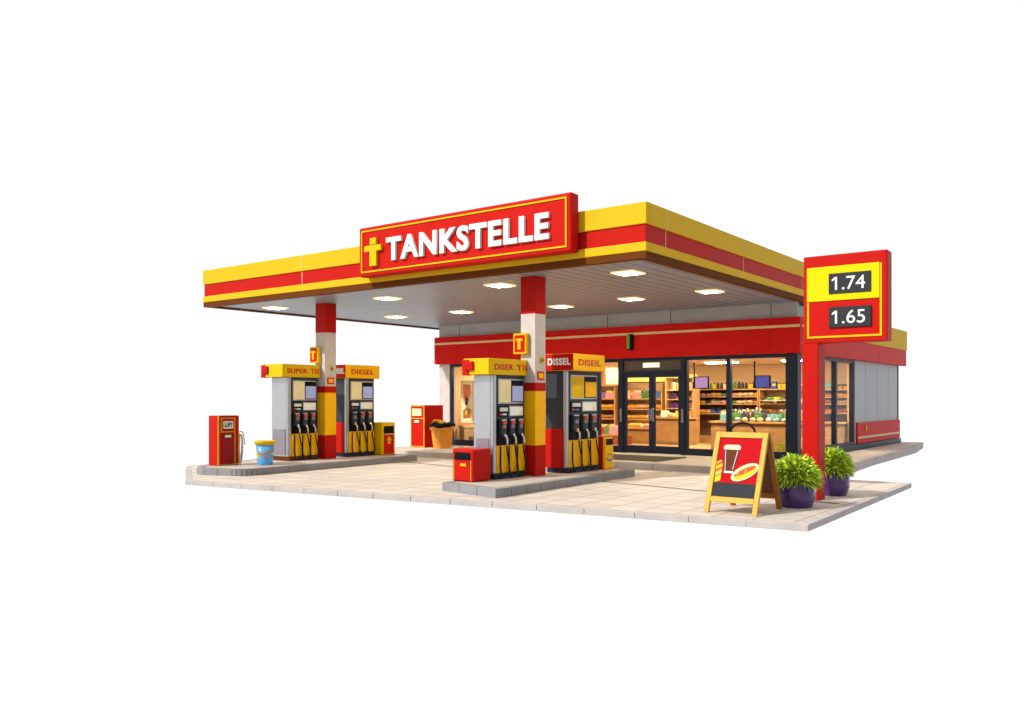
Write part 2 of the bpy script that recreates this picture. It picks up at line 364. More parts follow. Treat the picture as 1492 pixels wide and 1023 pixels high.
# ------------------------------------------------------------------ fuel pumps
def pump(X, Y, d, w, hx0, hx1, hy0, hy1, hz0, hz1, style, front_txt, side_txt, label, nozcol):
    """corner of the dispenser nearest the camera at (X, Y); its working face looks to +X"""
    x0, y1 = X - d, Y + w; zt = hz0
    t = thing('fuel_pump', (X - d / 2, Y + w / 2, IZ), label, 'fuel pump', 'fuel pumps on the islands')
    part('plinth', B(x0 + .02, X + .012, Y + .02, y1 - .01, .138, .235, .006), 'brown' if style == 'far' else 'navy', t)
    silver = style in ('silver', 'far')
    part('body', B(x0, X - .07, Y, y1, .235, zt, .01), 'silver' if silver else 'dark', t)
    part('corner_post', B(X - .072, X, Y - .004, Y + .085, .235, zt, .018), 'silver', t)
    part('front_frame', B(X - .07, X - .012, Y + .085, y1, .235, zt, .006), 'dark', t)
    if silver:
        p = MB(); p.box(x0 + .06, X - .10, Y - .012, Y + .01, .27, .86, .004)
        part('access_panel', p, 'greyp', t)
    else:
        part('lower_side_panel', B(x0 - .004, X - .074, Y - .014, Y + .02, .235, .98, .006), 'red', t)
    # header
    hm = MB(); hm.box(hx0, hx1, hy0, hy1, hz0, hz1, .014)
    h = part('header', hm, 'yel2' if silver else 'amber', t)
    if silver:
        part('header_button', MB().box(hx0 - .02, hx0 + .14, hy0 - .012, hy0 + .1, hz0 - .012, hz1 - .02, .01).box(hx0 + .06, hx0 + .25, hy0 - .05, hy0 + .0, hz0 + .075, hz1 - .05, .012), 'red', h)
    else:
        part('header_end', B(hx0 + .03, hx1 - .012, hy0 - .012, hy0 + .01, hz0 + .005, hz1 - .005, .004), 'red', h)
        part('lettering', text_mb(side_txt, (hx1 - hx0) * .74, (hz1 - hz0) * .42, onY(hx0 + (hx1 - hx0) * .17, hy0 - .011, hz0 + (hz1 - hz0) * .32), .006, .04), 'wwhite', h)
    for s, f0, f1 in front_txt:
        part('lettering', text_mb(s, (hy1 - hy0) * (f1 - f0), (hz1 - hz0) * .38, onX(hx1 - .001, hy0 + (hy1 - hy0) * f0, hz0 + (hz1 - hz0) * .30), .005, .03), 'txt', h)
    # the working face
    a, W = Y + .085, w - .085
    Yf = lambda q: a + W * q
    H = zt - .14; Zf = lambda q: .14 + H * q
    F = X - .012
    fr = MB(); 
    part('window_surround', B(F - .01, F + .012, Yf(.06), Yf(.95), Zf(.722), Zf(.962), .005), 'silver', t)
    part('price_card', B(F + .01, F + .018, Yf(.085), Yf(.49), Zf(.735), Zf(.95), .002), 'paper' if style != 'near2' else 'mustard', t)
    sc = MB(); sc.box(F + .01, F + .020, Yf(.51), Yf(.925), Zf(.735), Zf(.95), .002, M['black']); sc.box(F + .018, F + .024, Yf(.53), Yf(.905), Zf(.745), Zf(.895), 0, M['screen'] if style != 'near2' else M['amber'])
    part('display', sc, None, t)
    rd = MB(); rd.box(F - .01, F + .014, Yf(.06), Yf(.40), Zf(.595), Zf(.70), .004, M['black']); rd.box(F + .012, F + .035, Yf(.10), Yf(.36), Zf(.648), Zf(.685), .004, M['palw']); rd.box(F + .012, F + .02, Yf(.10), Yf(.17), Zf(.61), Zf(.628), 0, M['btn']); rd.box(F + .012, F + .02, Yf(.2), Yf(.34), Zf(.61), Zf(.628), 0, M['palw'] if silver else M['skyb'])
    part('card_reader', rd, None, t)
    ky = MB(); ky.box(F - .01, F + .014, Yf(.44), Yf(.93), Zf(.60), Zf(.70), .004, M['silver']); ky.box(F + .012, F + .018, Yf(.46), Yf(.91), Zf(.61), Zf(.69), 0, M['pale']); ky.box(F + .016, F + .021, Yf(.78), Yf(.87), Zf(.618), Zf(.65), 0, M['paper'])
    part('keypad', ky, None, t)
    part('nozzle_bay', B(F - .01, F + .010, Yf(.03), Yf(.99), Zf(.325), Zf(.575), .004), 'black', t)
    lp = MB(); lp.box(F - .01, F + .012, Yf(0.), Yf(.99), .24, Zf(.32), .006)
    for q in (.01, .255, .50, .745): lp.box(F + .010, F + .022, Yf(q), Yf(q + .235), .25, Zf(.316), .006)
    part('lower_panel', lp, 'amber', t)
    for i, q in enumerate((.17, .47, .76)):
        yc = Yf(q); bw = W * .085
        ho = MB(); ho.box(F, F + .075, yc - bw, yc + bw, Zf(.42), Zf(.565), .010, M['dark']); ho.box(F + .073, F + .082, yc - bw * .55, yc + bw * .75, Zf(.485), Zf(.525), .002, M['greyp']); ho.box(F + .03, F + .079, yc - bw * .9, yc + bw * .95, Zf(.556), Zf(.572), .003, M['silver'])
        ho.box(F + .073, F + .095, yc - bw * .6, yc + bw * .8, Zf(.527), Zf(.55), .006, M[('btn' if silver or i else 'dark')])
        hs = part('nozzle_holster', ho, None, t)
        nz = MB()
        g = M['chrome']
        nz.tube([(F + .06, yc - .008, Zf(.425)), (F + .10, yc - .004, Zf(.418)), (F + .125, yc + .012, Zf(.39)), (F + .12, yc + .028, Zf(.345)), (F + .10, yc + .036, Zf(.318))], .027, 10, g, r1=.018)
        nz.box(F + .045, F + .115, yc - .026, yc + .020, Zf(.405), Zf(.435), .012, M[nozcol[i]])
        nz.tube([(F + .055, yc + .0, Zf(.40)), (F + .075, yc + .006, Zf(.36)), (F + .10, yc + .03, Zf(.335))], .008, 8, M['black'])
        n = part('nozzle', nz, None, t)
        y_e = yc + .036
        sw = W * .17
        pts = [(F + .10, y_e, Zf(.32)), (F + .085, y_e + sw * .25, Zf(.25)), (F + .075, y_e + sw * .65, Zf(.17)), (F + .07, y_e + sw * .85, Zf(.09)), (F + .075, y_e + sw * .55, Zf(.03)), (F + .08, y_e - sw * .05, Zf(.012)), (F + .07, y_e - sw * .5, Zf(.022)), (F + .05, y_e - sw * .72, Zf(.09)), (F + .04, y_e - sw * .68, Zf(.2)), (F + .03, y_e - sw * .62, Zf(.31))]
        P = []
        for k in range(len(pts) - 1):          # Catmull-Rom through the loop
            p0, p1, p2, p3 = (Vector(pts[max(0, min(len(pts) - 1, k + j))]) for j in (-1, 0, 1, 2))
            for s in range(4):
                u = s / 4; P.append(.5 * ((2 * p1) + (p2 - p0) * u + (2 * p0 - 5 * p1 + 4 * p2 - p3) * u * u + (3 * p1 - p0 - 3 * p2 + p3) * u ** 3))
        P.append(Vector(pts[-1]))
        part('hose', MB().tube(P, .0155, 8), 'rubber', n)
    return t
pump(-9.24, 11.74, .45, .93, -9.80, -9.22, 11.58, 12.73, 1.98, 2.265, 'silver', (('DISER', .14, .62), ('TII', .70, .98)), '', 'silver fuel pump with yellow header reading DISER behind the small red litter bin', ('silver', 'silver', 'silver'))
pump(-8.91, 13.55, .48, 1.17, -9.40, -8.70, 13.48, 14.62, 2.09, 2.41, 'near2', (('DISEIL', .15, .86),), 'DISSEL', 'dark fuel pump with red lower side and header reading DISSEL', ('mustard', 'greyp', 'mustard'))
pump(-15.71, 12.42, .60, .86, -16.45, -15.70, 12.25, 13.34, 2.05, 2.35, 'far', (('SUPER', .12, .66), ('TIE', .74, .98)), '', 'silver fuel pump with yellow header reading SUPER beside the blue bucket', ('silver', 'silver', 'silver'))
pump(-15.70, 14.16, .46, .93, -16.17, -15.68, 14.12, 15.26, 2.06, 2.39, 'dark', (('DIESEL', .16, .82),), 'DIESEL', 'dark fuel pump with header reading DIESEL right of the far column', ('mustard', 'silver', 'silver'))

# ------------------------------------------------------------------ bins and other things on the islands
def litter_bin(x0, x1, y0, y1, z0, z1, label, body, face_dir, panel, extra):
    t = thing('litter_bin', ((x0 + x1) / 2, (y0 + y1) / 2, z0), label, 'litter bin')
    part('body', B(x0, x1, y0, y1, z0, z1, .035, seg=3), body, t)
    h = z1 - z0
    if face_dir == 'y':
        f = lambda a0, a1, b0, b1, o: (x0 + (x1 - x0) * a0, x0 + (x1 - x0) * a1, y0 - o, y0 + .02, z0 + h * b0, z0 + h * b1)
    else:
        f = lambda a0, a1, b0, b1, o: (x1 - .02, x1 + o, y0 + (y1 - y0) * a0, y0 + (y1 - y0) * a1, z0 + h * b0, z0 + h * b1)
    part('door', MB().box(*f(.14, .86, .04, .62, .012), bev=.006), panel, t)
    part('opening', MB().box(*f(.13, .87, .66, .89, .008), bev=.004), 'black', t)
    return t, f
t, f = litter_bin(-9.68, -9.20, 11.14, 11.62, .139, .70, 'small red litter bin on the front island before the silver pump', 'red', 'y', 'red2', None)
part('label_plate', MB().box(*f(.42, .68, .48, .56, .018)), 'yel2', t); part('trim', MB().box(*f(.09, .125, .04, .66, .012)), 'gold', t); part('trim', MB().box(*f(.875, .91, .04, .66, .012)), 'gold', t)
t, f = litter_bin(-9.10, -8.83, 14.76, 15.10, .139, .80, 'red and yellow litter bin with blue smile mark beside the DISSEL pump', 'red', 'x', 'yel2', None)
part('front_shell', MB().box(*f(.03, .97, .0, .97, .05), bev=.02), 'amber', t); part('opening', MB().box(*f(.10, .90, .74, .93, .056), bev=.004), 'black', t)
sw = MB(); yc = 14.93
for i in range(9):
    a0 = PI + PI * i / 9 * 1.0; a1 = PI + PI * (i + 1) / 9
    sw.hull([(-8.785, yc + .12 * math.cos(a0), .40 + .06 * math.sin(a0)), (-8.785, yc + .12 * math.cos(a1), .40 + .06 * math.sin(a1)), (-8.785, yc + .12 * math.cos(a1), .40 + .10 * math.sin(a1)), (-8.785, yc + .12 * math.cos(a0), .40 + .10 * math.sin(a0))],
            [(-8.772, yc + .12 * math.cos(a0), .40 + .06 * math.sin(a0)), (-8.772, yc + .12 * math.cos(a1), .40 + .06 * math.sin(a1)), (-8.772, yc + .12 * math.cos(a1), .40 + .10 * math.sin(a1)), (-8.772, yc + .12 * math.cos(a0), .40 + .10 * math.sin(a0))])
part('smile_mark', sw, 'skyb', t); part('orange_mark', B(-8.79, -8.773, yc - .07, yc + .10, .42, .46, .004), 'orange', t)
t, f = litter_bin(-16.00, -15.46, 15.12, 15.60, .139, .96, 'yellow litter bin with red door at the end of the left island', 'yel2', 'x', 'red', None)
g = MB(); g.box(-15.452, -15.438, 15.29, 15.43, .50, .55, .004); g.box(-15.452, -15.438, 15.33, 15.39, .55, .60, .004); g.box(-15.452, -15.438, 15.315, 15.405, .42, .49, .004)
part('mark', g, 'yel2', t)

# air station
t = thing('air_station', (-15.95, 10.9, IZ), 'red air station cabinet with LUFT sign on the left island end', 'air pump')
part('cabinet', B(-16.10, -15.77, 10.63, 11.16, .139, 1.20, .012), 'red', t)
part('recess', B(-15.775, -15.762, 10.74, 11.02, .16, .83, .003), 'dred', t)
tr = MB()
for q in ((10.632, 10.66, .145, 1.195), (11.035, 11.055, .145, .84), (10.66, 11.14, .145, .165), (10.70, 11.05, .84, .865), (10.70, 11.05, 1.13, 1.155), (10.70, 10.725, .865, 1.13), (11.025, 11.05, .865, 1.13), (11.13, 11.155, .165, .85)): tr.box(-15.775, -15.752, *q, .003)
part('trim', tr, 'gold', t)
part('sign_plate', B(-15.775, -15.748, 10.76, 11.0, .92, 1.08, .003), 'palw', t)
part('lettering', text_mb('LUFT', .19, .095, onX(-15.749, 10.785, .952), .006, .025), 'black', t)
part('handle', B(-15.77, -15.745, 10.80, 10.95, .73, .785, .006), 'palw', t)
hp = [(-15.80, 11.165, .84), (-15.80, 11.24, .85), (-15.80, 11.29, .80), (-15.80, 11.31, .66), (-15.80, 11.33, .56)]
part('hook', MB().tube(hp, .012, 8), 'gold', t)
co = []
for i in range(84):
    a = 2 * PI * i / 14; co.append((-15.82 + .035 * math.sin(i * .21), 11.225 + (.035 + .006 * (i // 14)) * math.sin(a), .48 + (.29 + .006 * (i // 14)) * math.cos(a)))
part('hose', MB().tube(co, .009, 7), 'palw', t)
# bucket
bx, by = -15.22, 11.42
t = thing('bucket', (bx, by, IZ), 'blue bucket with yellow rim and orange swoosh beside the air station', 'bucket')
part('pail', MB().lathe([(0, .139), (.150, .139), (.158, .15), (.195, .60), (.185, .60), (.15, .17), (0, .16)], bx, by, 48), 'blue', t)
part('rim', MB().lathe([(.193, .575), (.212, .578), (.216, .62), (.222, .625), (.222, .655), (.205, .660), (.188, .652), (.185, .60)], bx, by, 48), 'yel2', t)
def wrap(mb, pts, r0, m, w):      # strip of paint on the pail: list of (angle deg, z0, z1)
    rr = lambda z: .1585 + (z - .15) / .45 * .0365 + r0
    for (a, z0, z1), (b, z2, z3) in zip(pts, pts[1:]):
        a, b = math.radians(a), math.radians(b)
        P = lambda an, z, e=0: (bx + (rr(z) + e) * math.cos(an), by + (rr(z) + e) * math.sin(an), z)
        mb.hull([P(a, z0), P(b, z2), P(b, z3), P(a, z1)], [P(a, z0, .003), P(b, z2, .003), P(b, z3, .003), P(a, z1, .003)], 0, m)
b = MB(); A0 = -53
wrap(b, [(A0 - 80 + i * 8, .24 + .01 * i, .48 - .012 * i - .004 * i * i * .5) for i in range(7)], .001, M['yel2'], 0)
wrap(b, [(A0 - 35 + i * 9, .40 + .035 * math.sin(i * .4 + 3.6), .435 + .035 * math.sin(i * .4 + 3.6)) for i in range(14)], .003, M['orange'], 0)
wrap(b, [(A0 - 35 + i * 9, .42 - .11 * math.sin(i / 13 * PI), .45 - .11 * math.sin(i / 13 * PI)) for i in range(14)], .003, M['orange'], 0)
part('swoosh', b, None, t)

# red cabinet and trash tub by the shop's left corner
t = thing('vending_cabinet', (-17.1, 18.7, IZ), 'tall red cabinet with pale window at the left corner of the shop', 'cabinet')
part('cabinet', B(-17.46, -16.90, 18.25, 19.05, .139, 1.37, .012), 'red', t)
part('window', MB().box(-17.38, -17.02, 18.225, 18.26, 1.06, 1.27, .004), 'paper', t)
tr = MB()
for q in ((-17.455, -17.42, .145, 1.365), (-16.94, -16.905, .145, 1.365), (-17.42, -16.94, 1.33, 1.365), (-17.42, -16.94, .97, 1.0), (-17.42, -16.94, .145, .18)): tr.box(q[0], q[1], 18.232, 18.26, q[2], q[3], .003)
part('trim', tr, 'gold', t)
part('handle', B(-17.30, -17.12, 18.225, 18.26, .86, .93, .004), 'palw', t)
tx, ty = -16.38, 18.42
t = thing('trash_tub', (tx, ty, IZ), 'orange trash tub lined with a black bag by the left shop window', 'trash bin')
part('tub', MB().lathe([(0, .139), (.25, .139), (.262, .15), (.325, .66), (.36, .67), (.365, .78), (.34, .785), (.30, .70), (0, .68)], tx, ty, 12, smooth=False), 'orange', t)
bg = bmesh.new()
mb = MB(); mb.lathe([(.366, .74), (.385, .765), (.39, .80), (.36, .845), (.27, .86), (.15, .84), (0, .82)], tx, ty, 40)
for v in mb.bm.verts:
    a = math.atan2(v.co.y - ty, v.co.x - tx); v.co.z += .022 * math.sin(a * 3 + 1) + .012 * math.sin(a * 7); v.co.z += .04 * (v.co.x - tx)
part('bag', mb, 'black', t)
lid = MB(); lid.tube([(tx - .28, ty - .1, .87), (tx - .2, ty - .12, .93), (tx, ty - .1, .93), (tx + .16, ty - .05, .88)], .03, 8, M['yel2']); lid.ell((tx - .05, ty - .05, .86), (.16, .13, .055), M['cola']); lid.ell((tx + .05, ty - .12, .875), (.12, .06, .04), M['mustard'])
tag(part('rubbish', lid, None, origin=(tx, ty, .85)), 'yellow and brown food rubbish on top of the orange trash tub', 'rubbish')

# ------------------------------------------------------------------ price pylon
t = thing('price_pylon', (-4.24, 13.33, 0), 'tall red price pylon showing 1.74 and 1.65 by the corner of the forecourt', 'price sign')
part('post', B(-4.35, -4.105, 13.2, 13.55, 0, 2.42, .014), 'red', t)
part('cabinet', B(-4.325, -3.115, 13.19, 13.47, 2.40, 3.73, .02), 'red', t)
fr = MB(); zz = 13.178
fr.box(-4.265, -3.185, zz, 13.2, 2.475, 2.505, .003); fr.box(-4.265, -4.235, zz, 13.2, 2.505, 3.02, .003); fr.box(-3.215, -3.185, zz, 13.2, 2.505, 3.54, .003)
part('border', fr, 'yel2', t)
part('yellow_panel', B(-4.265, -3.215, 13.165, 13.2, 3.03, 3.55, .008), 'lemon', t)
part('lower_panel', B(-4.233, -3.217, 13.182, 13.2, 2.507, 3.025, .004), 'red2', t)
for z, s in ((3.13, '1.74'), (2.625, '1.65')):
    d = part('display', B(-3.935, -3.33, 13.150, 13.2, z, z + .305, .006), 'slate', t)
    dm = text_mb(s, .43, .20, onY(-3.84, 13.1505, z + .052), .006, .004)
    dm.prism([(-3.838, z + .252), (-3.838, z + .212), (-3.885, z + .185), (-3.885, z + .215)], 13.1445, 13.1505, 0, None, lambda a, b, c: (a, c, b))
    part('digits', dm, 'wwhite', d)

# ------------------------------------------------------------------ A-board
ax0, ax1 = -4.96, -4.21; yb, ym, yk, zt = 10.98, 11.44, 11.92, 1.09
t = thing('sandwich_board', (-4.585, 11.45, 0), 'gold framed sandwich board with drink and hot dog picture on the paving', 'sandwich board')
def leaf(y_b, y_t, sgn, m, pm, name):
    at = lambda x, q, o: (x, y_b + (y_t - y_b) * q + o * sgn, zt * q)        # q: 0 at the foot, 1 at the top
    def slab(x0, x1, q0, q1, o0, o1, mb, mm=None, bev=.006): mb.hull([at(x0, q0, o0), at(x1, q0, o0), at(x1, q0, o1), at(x0, q0, o1)], [at(x0, q1, o0), at(x1, q1, o0), at(x1, q1, o1), at(x0, q1, o1)], bev, mm)
    f = MB()
    slab(ax0, ax0 + .07, .0, 1., -.02, .03, f); slab(ax1 - .07, ax1, .0, 1., -.02, .03, f)
    slab(ax0 + .07, ax1 - .07, .93, 1., -.02, .028, f); slab(ax0 + .07, ax1 - .07, .135, .20, -.02, .028, f)
    part(name + '_frame', f, m, t)
    p = MB(); slab(ax0 + .072, ax1 - .072, .202, .928, 0, .012, p, bev=0); part(name + '_panel', p, pm, t)
    return at, slab
leaf(yk, ym + .025, -1, 'ored', 'dwood', 'back')
at, slab = leaf(yb, ym - .025, 1, 'gold', 'bred', 'front')
o = -.006
p = MB(); slab(ax0 + .074, ax1 - .074, .204, .37, -.004, .002, p, bev=0); part('chalk_strip', p, 'slate', t)
def pic(name, poly, m, off, th=.006):     # a printed shape on the front panel; (x 0..1 across, q)
    mb = MB(); mb.hull([at(ax0 + .07 + (ax1 - ax0 - .14) * x, q, off) for x, q in poly], [at(ax0 + .07 + (ax1 - ax0 - .14) * x, q, off - th) for x, q in poly]); part(name, mb, m, t)
pic('cup', [(.22, .50), (.42, .50), (.50, .79), (.15, .79)], 'cola', .0)
pic('cup_foam', [(.13, .78), (.52, .78), (.53, .815), (.48, .84), (.17, .84), (.12, .815)], 'bun', -.004)
pic('cup_base', [(.215, .49), (.425, .49), (.43, .515), (.21, .515)], 'palw', -.004)
def ov(cx, cy, rx, ry, ang, n=24): return [(cx + rx * math.cos(2 * PI * i / n) * math.cos(ang) - ry * math.sin(2 * PI * i / n) * math.sin(ang), cy + (rx * math.cos(2 * PI * i / n) * math.sin(ang) + ry * math.sin(2 * PI * i / n) * math.cos(ang)) * .62) for i in range(n)]
pic('cup_glare', [(.40, .53), (.415, .53), (.475, .77), (.455, .77)], 'g_pale blue', -.004)
pic('cup_glare', [(.225, .52), (.24, .52), (.185, .77), (.17, .77)], 'g_pale blue', -.004)
pic('hot_dog_tray', ov(.70, .51, .33, .14, .42), 'bun', -.004)
pic('hot_dog_bun', ov(.71, .505, .27, .095, .42), 'mustard', -.008)
pic('hot_dog_sausage', ov(.70, .525, .26, .045, .42), 'sausage', -.012)
for i in range(4): pic('hot_dog_garnish', ov(.54 + i * .09, .485 + i * .020, .035, .022, .9), ('green', 'sausage', 'orange', 'sausage')[i], -.016)
pic('snack_wrap', [(.02, .37), (.15, .395), (.16, .60), (.10, .65), (.0, .62)], 'mustard', .0)
for i in range(3): pic('snack_stripe', [(.012, .43 + i * .07), (.152, .47 + i * .07), (.152, .50 + i * .07), (.012, .46 + i * .07)], ('green', 'sausage', 'sausage')[i], -.004)
hd = [(ax0 + .18, ym, 1.08), (ax0 + .20, ym, 1.14), (ax0 + .27, ym, 1.20), (ax0 + .37, ym, 1.225), (ax0 + .47, ym, 1.20), (ax0 + .53, ym, 1.14), (ax0 + .55, ym, 1.08)]
part('handle', MB().tube(hd, .016, 10), 'black', t)

# ------------------------------------------------------------------ planters
def planter(x, y, r, h, label, seed, fr):
    rnd = random.Random(seed)
    t = thing('plant_pot', (x, y, 0), label, 'planter', 'purple planters by the price pylon')
    part('pot', MB().lathe([(0, 0), (r * .78, 0), (r * .84, .015), (r * .97, h * .35), (r, h * .62), (r * .96, h * .94), (r * .93, h), (r * .86, h), (r * .87, h * .9), (0, h * .9)], x, y, 48), 'purple', t)
    part('soil', MB().lathe([(0, h * .93), (r * .6, h * .93), (r * .86, h * .905)], x, y, 24), 'soil', t)
    bm = bmesh.new()
    c = Vector((x, y, h + .05))
    for i in range(2000):
        th = rnd.uniform(0, 2 * PI); ph = math.acos(rnd.uniform(-.32, 1))
        d = Vector((math.cos(th) * math.sin(ph), math.sin(th) * math.sin(ph), math.cos(ph)))
        q = rnd.uniform(.5, 1.0); base = c + Vector((d.x * fr * .80, d.y * fr * .80, d.z * fr * .80)) * q
        ln = rnd.uniform(.09, .16); dd = (d + Vector((rnd.gauss(0, .45), rnd.gauss(0, .45), rnd.gauss(.15, .35)))).normalized()
        sd = dd.cross(Vector((rnd.gauss(0, 1), rnd.gauss(0, 1), rnd.gauss(0, 1)))).normalized(); w = rnd.uniform(.012, .021)
        P0 = base; P1 = base + dd * ln * .45; P2 = base + dd * ln + Vector((0, 0, -ln * .28))
        v = [bm.verts.new(p) for p in (P0 - sd * w * .4, P0 + sd * w * .4, P1 + sd * w, P1 - sd * w, P2)]
        bm.faces.new((v[0], v[1], v[2], v[3])); bm.faces.new((v[3], v[2], v[4]))
    mb = MB(); mb.bm.free(); mb.bm = bm
    part('foliage', mb, 'leaf', t)
    part('stem', MB().tube([(x, y, h * .9), (x, y, h + .1)], .02, 8).tube([(x, y, h * .95), (x + .08, y - .06, h + .12)], .012, 6).tube([(x, y, h * .95), (x - .08, y + .05, h + .13)], .012, 6), 'green', t)
planter(-4.16, 12.33, .285, .36, 'purple pot of spiky bright green leaves left of the pylon post, beside the sandwich board', 3, .37)
planter(-4.22, 14.20, .30, .38, 'purple pot of spiky bright green leaves behind the pylon post, farther back', 5, .37)

# ------------------------------------------------------------------ the shop
FY, RX = 19.8, -6.64
shop = thing('shop_building', (-12.2, 24.5, .14), 'low shop building with red fascia, dark framed windows and grey side cladding', 'building')
w = MB(); w.box(-17.73, -17.30, FY, FY + .35, .139, 2.62, .01); w.box(-17.73, -17.55, FY + .35, 29.4, .139, 3.70)
part('pillar_wall', w, 'white', shop)
up = MB(); up.box(-17.73, RX, FY, FY + .16, 2.66, 3.81); up.box(RX - .16, RX, FY + .16, 29.4, 2.62, 3.74); up.box(-17.73, RX, 29.4, 29.6, .139, 3.74)
part('upper_wall', up, 'greyw', shop)
part('roof', B(-17.55, RX - .16, FY + .16, 29.4, 3.60, 3.70), 'grey', shop)
for x in (-16.9, -14.3, -11.7, -9.85, -7.25): joint(shop, 'slate', x - .008, x + .008, FY - .004, FY + .01, 3.46, 3.805)
# red fascia band, front and round the corner
fa = MB()
xs = [-17.82, -16.9, -14.3, -11.7, -10.9, -7.25, -6.52]
for a, b in zip(xs, xs[1:]): fa.box(a + .003, b - .003, FY - .13, FY - .001, 2.62, 3.45, .006)
for a, b in ((FY, 20.95),): fa.box(RX + .001, RX + .12, a + .003, b, 2.62, 3.45, .006)
fa2 = MB()
for a, b in ((20.95, 23.2), (23.2, 26.6), (26.6, 28.0), (28.0, 30.0)): fa2.box(RX + .001, RX + .14, a + .003, b - .003, 2.62, 3.12, .006)
f = part('fascia', fa, 'fred', shop)
part('stripe', MB().box(-17.815, -6.53, FY - .138, FY - .128, 3.215, 3.275).box(RX + .118, RX + .128, FY + .01, 20.94, 3.215, 3.275), 'cream', f)
f2 = part('side_fascia', fa2, 'fred', shop)
part('side_parapet', B(RX + .001, RX + .16, 20.97, 30.02, 3.123, 3.75, .01), 'yel', shop)
# navy window frames along the front and the side
fz0, fz1 = .139, 2.62
wy0, wy1 = FY + .02, FY + .14
def win_frame(spans, post, fixed, axis):
    pass
part('corner_post', B(-6.86, -6.62, FY - .01, FY + .24, .139, 2.62, .008), 'navy', shop)
WF = [(-17.30, -15.75), (-15.75, -13.9), (-13.9, -12.03), (-12.03, -11.34), (-9.46, -8.32), (-8.32, -6.86)]
for a, b in WF:
    fr = MB(); fr.box(a + .001, b - .001, wy0, wy1, 2.53, 2.62); fr.box(a + .001, b - .001, wy0 - .02, wy1, .139, .31, .006)
    fr.box(a + .001, a + .055, wy0, wy1, .31, 2.53); fr.box(b - .055, b - .001, wy0, wy1, .31, 2.53)
    wn = part('window', fr, 'navy', shop)
    part('pane', B(a + .055, b - .055, FY + .07, FY + .085, .31, 2.53), 'glass', wn)
# the doors
dfr = MB(); dfr.box(-11.339, -11.23, wy0 - .03, wy1, .139, 2.62, .006); dfr.box(-9.57, -9.461, wy0 - .03, wy1, .139, 2.62, .006); dfr.box(-11.23, -9.57, wy0 - .02, wy1, 2.20, 2.29, .006); dfr.box(-11.23, -9.57, wy0 - .02, wy1, 2.55, 2.62)
df = part('door_frame', dfr, 'navy', shop)
part('transom_panel', B(-11.23, -9.57, FY + .05, FY + .09, 2.29, 2.55), mat('transom_brown', (.10, .075, .05), .3), df)
part('door_notice', B(-10.66, -10.19, FY + .03, FY + .051, 2.37, 2.49, .004), mat('lit_notice', (.8, .75, .6), .5, emit=(1, .9, .7), estr=.8), df)
for a, b, hx in ((-11.228, -10.402, -10.48), (-10.398, -9.572, -10.32)):
    d = MB(); y0, y1 = FY + .03, FY + .10
    d.box(a, b, y0, y1, .15, .34, .004); d.box(a, b, y0, y1, 2.11, 2.198, .004); d.box(a, a + .085, y0, y1, .34, 2.11, .004); d.box(b - .085, b, y0, y1, .34, 2.11, .004)
    do = part('door', d, 'navy', shop)
    part('pane', B(a + .085, b - .085, FY + .055, FY + .07, .34, 2.11), 'glass', do)
    h = MB(); s = .05 if hx < -10.4 else -.05
    h.tube([(hx, y0, 1.32), (hx, y0 - .05, 1.32), (hx + s * .2, y0 - .065, 1.29), (hx + s * .2, y0 - .065, 1.01), (hx, y0 - .05, .98), (hx, y0, .98)], .011, 8)
    h.tube([(hx + s * .1, y0 - .05, 1.32), (hx + s, y0 - .05, 1.30), (hx + s * 1.2, y0 - .05, 1.26), (hx + s * 1.2, y0 - .05, 1.04), (hx + s, y0 - .05, 1.0), (hx + s * .1, y0 - .05, .98)], .009, 8)
    part('handle', h, 'chrome', do)
hh = MB()
for x in (-11.285, -9.515): hh.box(x - .03, x + .03, wy0 - .07, wy0 - .031, .95, 1.30, .012)
part('door_closer', hh, 'greyp', df)
# side windows
for a, b in ((FY + .24, 21.4), (21.4, 22.95), (22.95, 24.56)):
    fr = MB(); x0, x1 = RX - .14, RX - .02
    fr.box(x0, x1, a + .001, b - .001, 2.53, 2.62); fr.box(x0, x1 + .02, a + .001, b - .001, .139, .37, .006); fr.box(x0, x1, a + .001, a + .06, .37, 2.53); fr.box(x0, x1, b - .06, b - .001, .37, 2.53)
    wn = part('side_window', fr, 'navy', shop)
    part('pane', B(RX - .09, RX - .075, a + .06, b - .06, .37, 2.53), 'glass', wn)
# grey cladding panels, low red band, plinth
cl = MB()
ys = [24.56, 25.68, 26.92, 28.22, 29.55]
for a, b in zip(ys, ys[1:]): cl.box(RX - .16, RX, a + .014, b - .014, .30, 2.62, .006)
part('side_cladding', cl, 'grey', shop)
part('cladding_backing', B(RX - .15, RX - .02, 24.575, 29.53, .31, 2.615), 'slate', shop)
rb = MB()
for a, b in zip([24.66] + ys[1:], ys[1:]): rb.box(RX + .001, RX + .05, a + .003, b - .003, .31, .89, .005)
r_ = part('low_red_band', rb, 'fred', shop)
part('stripe', B(RX + .045, RX + .056, 24.70, 29.54, .445, .505), 'cream', r_)
part('badge', MB().prism([(25.44, .64), (25.485, .60), (25.53, .64), (25.53, .80), (25.44, .80)], RX + .045, RX + .075, .008, None, lambda a, b, c: (c, a, b)), 'yel2', r_)
part('plinth', B(RX + .001, RX + .07, FY + .02, 29.62, .139, .295, .01), 'navy', shop)
# projecting sign by the door
t = thing('projecting_sign', (-10.91, 19.66, 2.83), 'small black and green sign plate standing out from the red shop fascia', 'sign')
part('plate', B(-10.975, -10.845, 19.56, 19.668, 2.83, 3.235, .01), 'black', t)
part('green_face', B(-10.96, -10.90, 19.548, 19.565, 2.86, 3.215, .004), mat('sign_green', (.06, .45, .03), .4), t)
part('orange_edge', B(-10.985, -10.965, 19.552, 19.60, 2.87, 3.20, .003), 'orange', t)

